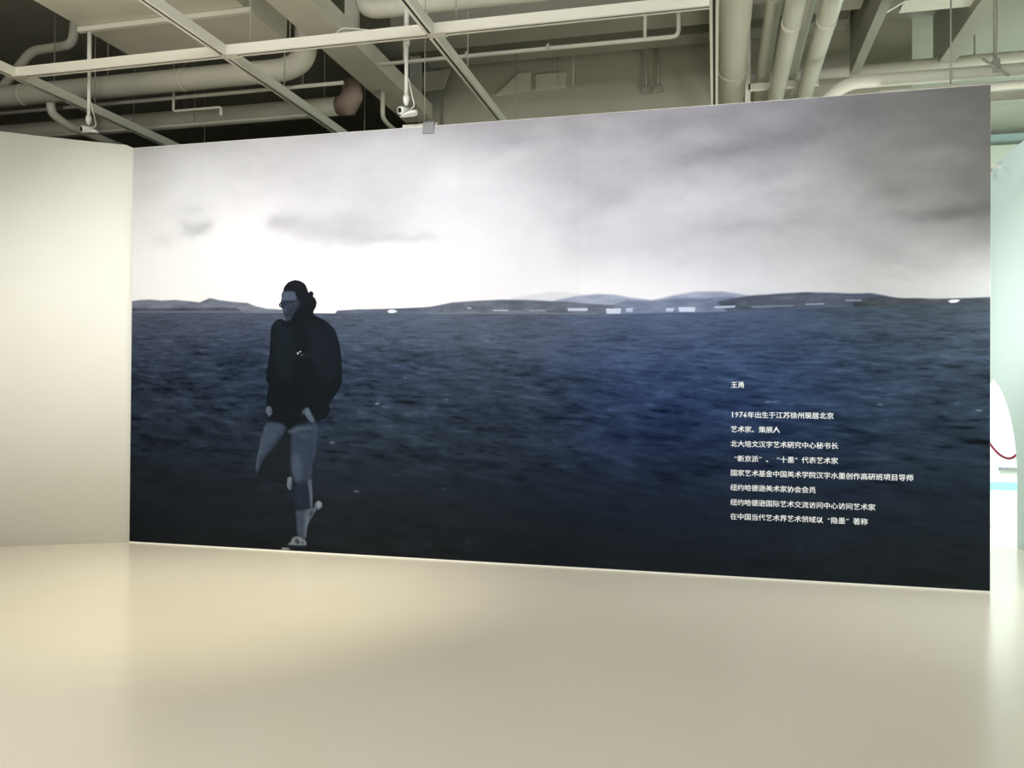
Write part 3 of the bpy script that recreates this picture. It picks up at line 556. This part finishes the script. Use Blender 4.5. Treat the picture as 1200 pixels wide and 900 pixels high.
# ================================================================= security cameras on ceiling poles
def cctv(loc, label, top_z, roll):
    # loc = the camera body; the pole rises to the ceiling
    t = thing('security_camera', label, 'security camera', 'security cameras on white poles', loc=loc)
    top = top_z - loc[2]
    tb('pole', [(0, 0, 0.62), (0, 0, top)], 0.021, 'white', t, 12)
    tb('extension_pole', [(0, 0, 0.12), (0, 0, 0.64)], [0.017, 0.017], 'white', t, 12)
    tb('collar', [(0, 0, 0.60), (0, 0, 0.66)], 0.03, 'white', t, 12)
    tb('swivel_joint', [(0, 0, 0.045), (0, 0, 0.08), (0, 0, 0.12), (0, 0, 0.15)], [0.012, 0.026, 0.03, 0.018], 'white', t, 12)
    tb('cable', [(0.02, 0, 0.30), (0.05, 0.02, 0.14), (0.07, 0.03, 0.05), (0.04, 0.02, 0.02)], 0.005, 'white', t, 6, bend=0.03)
    f = Vector((-0.42, -0.88, -0.16)).normalized()
    b = Vector((-0.015, 0.0, 0.0))
    tb('housing', [b - f * 0.07, b - f * 0.065, b + f * 0.05, b + f * 0.06], [0.022, 0.034, 0.036, 0.033], 'white', t, 20)
    tb('lens', [b + f * 0.055, b + f * 0.063], 0.024, 'black', t, 20)
    bm = bmesh.new(); A = []; B = []          # pear-shaped tray under the body
    for k in range(24):
        a = 2 * PI * k / 24
        w = 0.045 + 0.02 * math.cos(a)
        px, py = 0.025 + math.cos(a) * 0.085, math.sin(a) * w
        pz = -0.045 + roll * px
        A.append(bm.verts.new((px, py, pz))); B.append(bm.verts.new((px, py, pz + 0.014 + 0.012 * math.cos(a))))
    bm.faces.new(A[::-1]); bm.faces.new(B)
    for k in range(24): bm.faces.new((A[k], A[(k + 1) % 24], B[(k + 1) % 24], B[k]))
    link('tray', bm, 'white', t)
    tb('bracket', [b - f * 0.05 + Vector((0, 0, -0.04)), b - f * 0.05 + Vector((0, 0, 0.0))], 0.012, 'white', t, 8)
    return t
cctv((-0.56, 0.02, 4.235), 'white security camera on a pole above the curved white wall', 5.243, 0.0)
cctv((3.005, -0.16, 4.10), 'white security camera on a pole above the middle of the mural', CT, 0.12)

# ================================================================= ducts, pipes and beams
# wide flat duct
t = thing('flat_air_duct', 'wide flat grey-cream rectangular air duct in the upper left', 'air duct', loc=(-0.66, -6.0, 5.3))
bx('duct_body', (0, 0, 0), (1.91, 6.82, 0.42), 'duct', t, bevel=0.004)
for y, n in ((-0.02, 0), (0.76, 1)):
    bx('support_bar', (-0.02, y + 6.0, -0.055), (1.99, y + 6.05, -0.005), 'track', t)
    for x in (-0.01, 1.97):
        tb('suspension_rod', [(x, y + 6.02, -0.05), (x, y + 6.02, CT - 5.3)], 0.008, 'steel', t, 8)
for y in (1.5, 3.0, 4.5):
    bx('seam_flange', (-0.01, y, -0.006), (1.92, y + 0.02, 0.43), 'duct', t)

t = thing('round_air_duct', 'thick round duct passing below the flat duct and curving upward', 'air duct', loc=(0, 1.05, 5.10))
tb('duct_pipe', [(-8.5, 0, 0), (1.12, 0, 0), (1.34, 0, 0.1), (1.38, 0, CT - 5.10)], 0.125, 'duct', t, 28, bend=0.22)
for x in (-3.4, -1.95, -1.2, 0.5):
    tb('suspension_rod', [(x, 0, 0.12), (x, 0, CT - 5.10)], 0.008, 'steel', t, 8)
for x in (-2.4, -0.2):
    tb('band', [(x, 0, 0), (x + 0.03, 0, 0)], 0.13, 'duct', t, 28)

tb_ = thing('ceiling_beam', 'boxed beam running away left of the middle', 'beam', loc=(1.62, -6.0, 5.22))
bx('beam_casing', (0, 0, 0), (0.40, 9.4, 0.21), 'duct', tb_, bevel=0.004)
for y in (5.2, 7.2, 9.2): bx('drop_plate', (0.12, y, 0.20), (0.28, y + 0.05, CT - 5.22), 'duct', tb_)

t = thing('round_air_duct', 'cream round duct across the top middle with an elbow at its end', 'air duct', loc=(2.2, 0.75, 5.52))
tb('duct_pipe', [(-0.02, 0.0, CT - 5.52), (-0.02, 0.0, 0.05), (0.1, 0.0, 0.0), (3.5, 0, 0.0)], 0.10, 'pipe', t, 28, bend=0.12)
for x in (1.3, 2.6): tb('suspension_rod', [(x, 0, 0.1), (x, 0, CT - 5.52)], 0.007, 'steel', t, 8)

t = thing('thin_pipe', 'thin cream pipe in the top middle that turns up at its end', 'pipe', loc=(2.1, 1.35, 5.19))
tb('pipe_run', [(0, 0, 0), (3.27, 0, 0), (3.27, 0, CT - 5.19)], 0.022, 'pipe', t, 12, bend=0.07)
tb('riser', [(2.93, 0, 0.0), (2.93, 0, CT - 5.19)], 0.018, 'pipe', t, 12)
tb('riser', [(0.30, 0, 0.0), (0.30, 0, CT - 5.19)], 0.022, 'pipe', t, 12)
for x in (1.0, 1.9): bx('pipe_clip', (x, -0.03, -0.03), (x + 0.03, 0.03, 0.04), 'steel', t)

t = thing('sprinkler_pipe', 'thin pipe with a dropped branch ending in a sprinkler', 'pipe', loc=(-1.8, 1.27, 4.99))
tb('pipe_run', [(-1.5, 0, 0), (3.5, 0, 0)], 0.022, 'pipe', t, 12)
tb('branch', [(1.35, -0.03, 0.10), (1.35, -0.03, -0.17), (1.98, -0.03, -0.17), (1.98, -0.03, -0.24)], 0.016, 'pipe', t, 12, bend=0.03)
tb('sprinkler_head', [(1.98, -0.03, -0.22), (1.98, -0.03, -0.27)], [0.022, 0.012], 'white', t, 10)
tb('suspension_rod', [(1.35, -0.03, 0.08), (1.35, -0.03, CT - 4.99)], 0.008, 'steel', t, 8)
tb('suspension_rod', [(3.0, 0, 0.0), (3.0, 0, CT - 4.99)], 0.008, 'steel', t, 8)

t = thing('round_air_duct', 'dim round duct behind the sprinkler pipe with a pinkish end elbow', 'air duct', loc=(-1.5, 2.2, 5.08))
tb('duct_pipe', [(-6.8, 0, 0), (2.72, 0, 0)], 0.115, 'duct', t, 24)
tb('end_elbow', [(2.70, 0, 0), (2.82, -0.02, 0.0), (2.90, -0.05, 0.10), (2.90, -0.05, 0.28)], [0.12, 0.145, 0.135, 0.11], 'red', t, 24)
tb('suspension_rod', [(0.5, 0, 0.1), (0.5, 0, CT - 5.08)], 0.008, 'steel', t, 8)
tb('suspension_rod', [(2.5, 0, 0.1), (2.5, 0, CT - 5.08)], 0.008, 'steel', t, 8)

t = thing('thin_pipe', 'slim pipe below the dim round duct just above the mural', 'pipe', loc=(-1.6, 2.0, 4.93))
tb('pipe_run', [(-3, 0, 0), (2.66, 0, 0)], 0.02, 'pipe', t, 12)
for x in (0.0, 0.9): tb('suspension_rod', [(x, 0, 0), (x, 0, CT - 4.93)], 0.006, 'steel', t, 8)

t = thing('bent_pipe', 'pipe dropping from the round duct and running away behind the curved wall', 'pipe', loc=(-2.0, 1.05, 4.78))
tb('pipe_run', [(0, 0, 0.19), (0, 0.02, 0.08), (0.03, 0.2, 0.0), (0.12, 2.43, -0.03)], 0.05, 'pipe', t, 14, bend=0.1)
t = thing('bent_pipe', 'slanting grey tube in the dark upper left corner', 'pipe', loc=(-2.55, 1.2, 5.2))
tb('pipe_run', [(-0.35, 0, 0.04), (0.12, 0, 0.5), (0.72, 0, 0.52), (0.75, 0, CT - 5.2)], 0.055, 'pipe', t, 14, bend=0.12)
t = thing('conduit', 'small bent conduit under the boxed beam near the middle camera pole', 'pipe', loc=(1.78, 2.2, 4.88))
tb('pipe_run', [(0, 0, 0.335), (0, 0, 0.03), (-0.01, 0.12, 0.0), (-0.04, 1.25, 0.0)], 0.028, 'pipe', t, 12, bend=0.06)

t = thing('top_bar', 'short pale bar with a thin grey plate on top of the mural partition', 'clip', loc=(2.90, 0.02, 4.0))
bx('bar', (0.0, 0.0, 0.0), (0.34, 0.05, 0.035), 'steel', t)
bx('clip', (0.21, -0.032, -0.072), (0.32, -0.026, 0.035), 'grey', t, bevel=0.002)  # thin grey plate hanging over the partition's front edge
bx('plate_top', (0.21, -0.032, 0.03), (0.32, 0.04, 0.038), 'grey', t)
tb('wire', [(0.21, 0.02, 0.02), (0.21, 0.02, CT - 4.0)], 0.004, 'steel', t, 6)

# rear-wall column with bracket, painted light patches and junction boxes
t = thing('wall_column', 'slim grey column with a flared head behind the middle camera pole', 'column', loc=(2.02, 3.42, 0))
bx('shaft', (-0.09, -0.08, 3.6), (0.10, 0.08, CT), 'ceil', t)
extrude_poly('flared_plate', [(-0.28, 5.86), (0.26, 5.88), (0.16, 5.62), (-0.10, 5.60)], 'y', -0.10, -0.085, 'duct', t)
t['kind'] = 'thing'
t = thing('light_patch', 'pale slanted-edge patch of painted light high on the dim rear wall', 'light patch', loc=(2.95, 3.47, 0))
extrude_poly('patch_sheet', [(-0.08, 5.53), (0.40, 5.56), (0.40, 5.80), (0.24, 5.80)], 'y', 0, 0.03, 'duct', t)  # pale sheet standing in for light reflected off the rear wall
t = thing('light_patch', 'pale square-cut patch of painted light high on the dim rear wall', 'light patch', loc=(3.42, 3.47, 0))
bx('patch_sheet', (0.0, 0, 5.56), (0.40, 0.03, 5.76), 'duct', t)  # second reflected-light patch, made as a pale sheet
for i, x in enumerate((4.87, 5.02)):
    t = thing('junction_box', ['grey junction box with conduit on the rear wall, left of a pair', 'grey junction box with conduit on the rear wall, right of a pair'][i], 'junction box', 'pair of junction boxes', loc=(x, 3.44, 5.43))
    bx('box_body', (-0.05, -0.02, -0.04), (0.05, 0.06, 0.04), 'steel', t, bevel=0.005)
    tb('conduit', [(0, 0, 0.03), (0, 0, 0.42), (-0.05 + 0.03 * i, 0, 0.47), (-0.05 + 0.03 * i, 0, CT - 5.43)], 0.014, 'steel', t, 8, bend=0.03)
t = thing('ceiling_beam', 'shallow beam crossing behind the top middle track', 'beam', loc=(2.06, 1.75, 5.62))
bx('beam_casing', (0, 0, 0), (5.16, 0.36, CT - 5.62), 'ceil', t)
t = thing('ceiling_beam', 'shallow beam along the rear wall top', 'beam', loc=(2.06, 2.9, 5.86))
bx('beam_casing', (0, 0, 0), (5.16, 0.3, CT - 5.86), 'ceil', t)
t = thing('cable_drop', 'thin cables hanging down the dim rear wall', 'cable', loc=(3.95, 3.3, 0))
tb('cord', [(0, 0, 5.5), (0, 0, CT)], 0.008, 'white', t, 6)
tb('cord', [(-0.22, 0.1, 5.55), (-0.22, 0.1, CT)], 0.006, 'steel', t, 6)

# big round duct and cream pipes to the right of the middle
t = thing('round_air_duct', 'big grey round duct running away beside the rightmost track', 'air duct', loc=(5.915, -6.0, 5.16))
tb('duct_pipe', [(0, 0, 0), (0, 9.48, 0)], 0.155, 'duct', t, 32)
for y in (3.0, 6.2, 8.2):
    tb('band', [(0, y, 0), (0, y + 0.03, 0)], 0.16, 'duct', t, 32)
    tb('suspension_rod', [(0, y, 0.15), (0, y, CT - 5.16)], 0.008, 'steel', t, 8)
for x, z, r, l in ((6.26, 5.16, 0.075, 'dim cream pipe next to the big round duct'),
                   (6.40, 4.89, 0.085, 'bright cream pipe, first of the two hung low'),
                   (6.565, 5.16, 0.07, 'dim cream pipe between the two low bright pipes'),
                   (6.70, 4.89, 0.088, 'bright cream pipe next to the dark beam, hung low')):
    t = thing('cream_pipe', l, 'pipe', 'four cream pipes running away together', loc=(x, -6.0, z))
    tb('pipe_run', [(0, 0, 0), (0, 9.48, 0)], r, 'pipe', t, 24)
    tb('coupling', [(0, 6.55, 0), (0, 6.63, 0)], r + 0.005, 'pipe', t, 24)
    for y in (4.0,): tb('suspension_rod', [(0, y, 0), (0, y, CT - z)], 0.007, 'steel', t, 8)
t = thing('pipe_hanger_frame', 'cream steel frame with a crossbar carrying the four pipes', 'pipe support', loc=(6.1, 2.5, 5.0))
bx('crossbar', (0.0, -0.03, -0.02), (0.72, 0.03, 0.05), 'track', t)
bx('upright', (-0.035, -0.03, -1.0), (0.02, 0.03, CT - 5.0), 'track', t)
bx('upright', (0.72, -0.02, -0.02), (0.75, 0.02, CT - 5.0), 'track', t)

t = thing('ceiling_beam', 'dark deep beam running away right of the cream pipes', 'beam', loc=(7.28, -6.0, 5.32))
bx('beam_casing', (0, 0, 0), (0.10, 9.2, CT - 5.32), 'ceil', t)

# right-hand pipes over the passage
t = thing('horizontal_pipe', 'upper of the pale pipes crossing above the passage', 'pipe', loc=(7.3, 3.33, 5.42))
tb('pipe_run', [(-1.22, 0, 0), (6.0, 0, 0)], 0.07, 'pipe', t, 20)
for x in (1.35, 3.0): tb('suspension_rod', [(x, 0, 0.05), (x, 0, CT - 5.42)], 0.012, 'steel', t, 8)
t = thing('horizontal_pipe', 'middle pale pipe with a bend dropping behind the mural', 'pipe', loc=(6.95, 1.2, 4.53))
tb('pipe_run', [(-0.22, 0.1, -0.9), (-0.22, 0.1, -0.18), (0.0, 0.02, 0.0), (6.2, 0, 0.0)], 0.06, 'pipe', t, 20, bend=0.14)
tb('suspension_rod', [(1.28, -0.02, 0.0), (1.28, -0.02, CT - 4.53)], 0.018, 'steel', t, 8)
bx('pipe_clamp', (1.25, -0.07, -0.03), (1.31, 0.07, 0.09), 'steel', t, bevel=0.01)
tb('clamp_bolt', [(1.16, -0.06, 0.10), (1.28, -0.06, 0.0), (1.38, -0.06, -0.08)], 0.012, 'steel', t, 8)
t = thing('horizontal_pipe', 'lowest slim pale pipe just over the mural free end', 'pipe', loc=(6.95, 1.15, 4.37))
tb('pipe_run', [(0.3, 0, 0), (6.0, 0, 0)], 0.04, 'pipe', t, 16)
for x in (0.9, 2.6): tb('suspension_rod', [(x, 0, 0.0), (x, 0, CT - 4.37)], 0.008, 'steel', t, 8)
t = thing('steel_bar', 'grey-green flat bar beyond the mural free end', 'bar', loc=(7.9, 1.2, 4.25))
bx('bar_body', (0, 0, 0), (0.83, 0.05, 0.08), 'steel', t)
bx('bar_end', (0.82, -0.02, -0.3), (0.86, 0.07, 0.08), 'steel', t)
t = thing('ceiling_beam', 'pale boxed beam across the top right corner', 'beam', loc=(7.58, 1.75, 5.50))
bx('beam_casing', (0, 0, 0), (0.85, 0.28, CT - 5.5), 'duct', t)
extrude_poly('brace', [(0.0, 0.30), (0.0, 0.0), (-0.22, -0.12), (-0.26, -0.08), (-0.20, 0.30)], 'y', 0.0, 0.05, 'duct', t)
t = thing('ceiling_beam', 'grey beam running away in the top right corner', 'beam', loc=(8.25, -6.0, 5.40))
bx('beam_casing', (0, 0, 0), (0.18, 9.5, CT - 5.4), 'ceil', t)
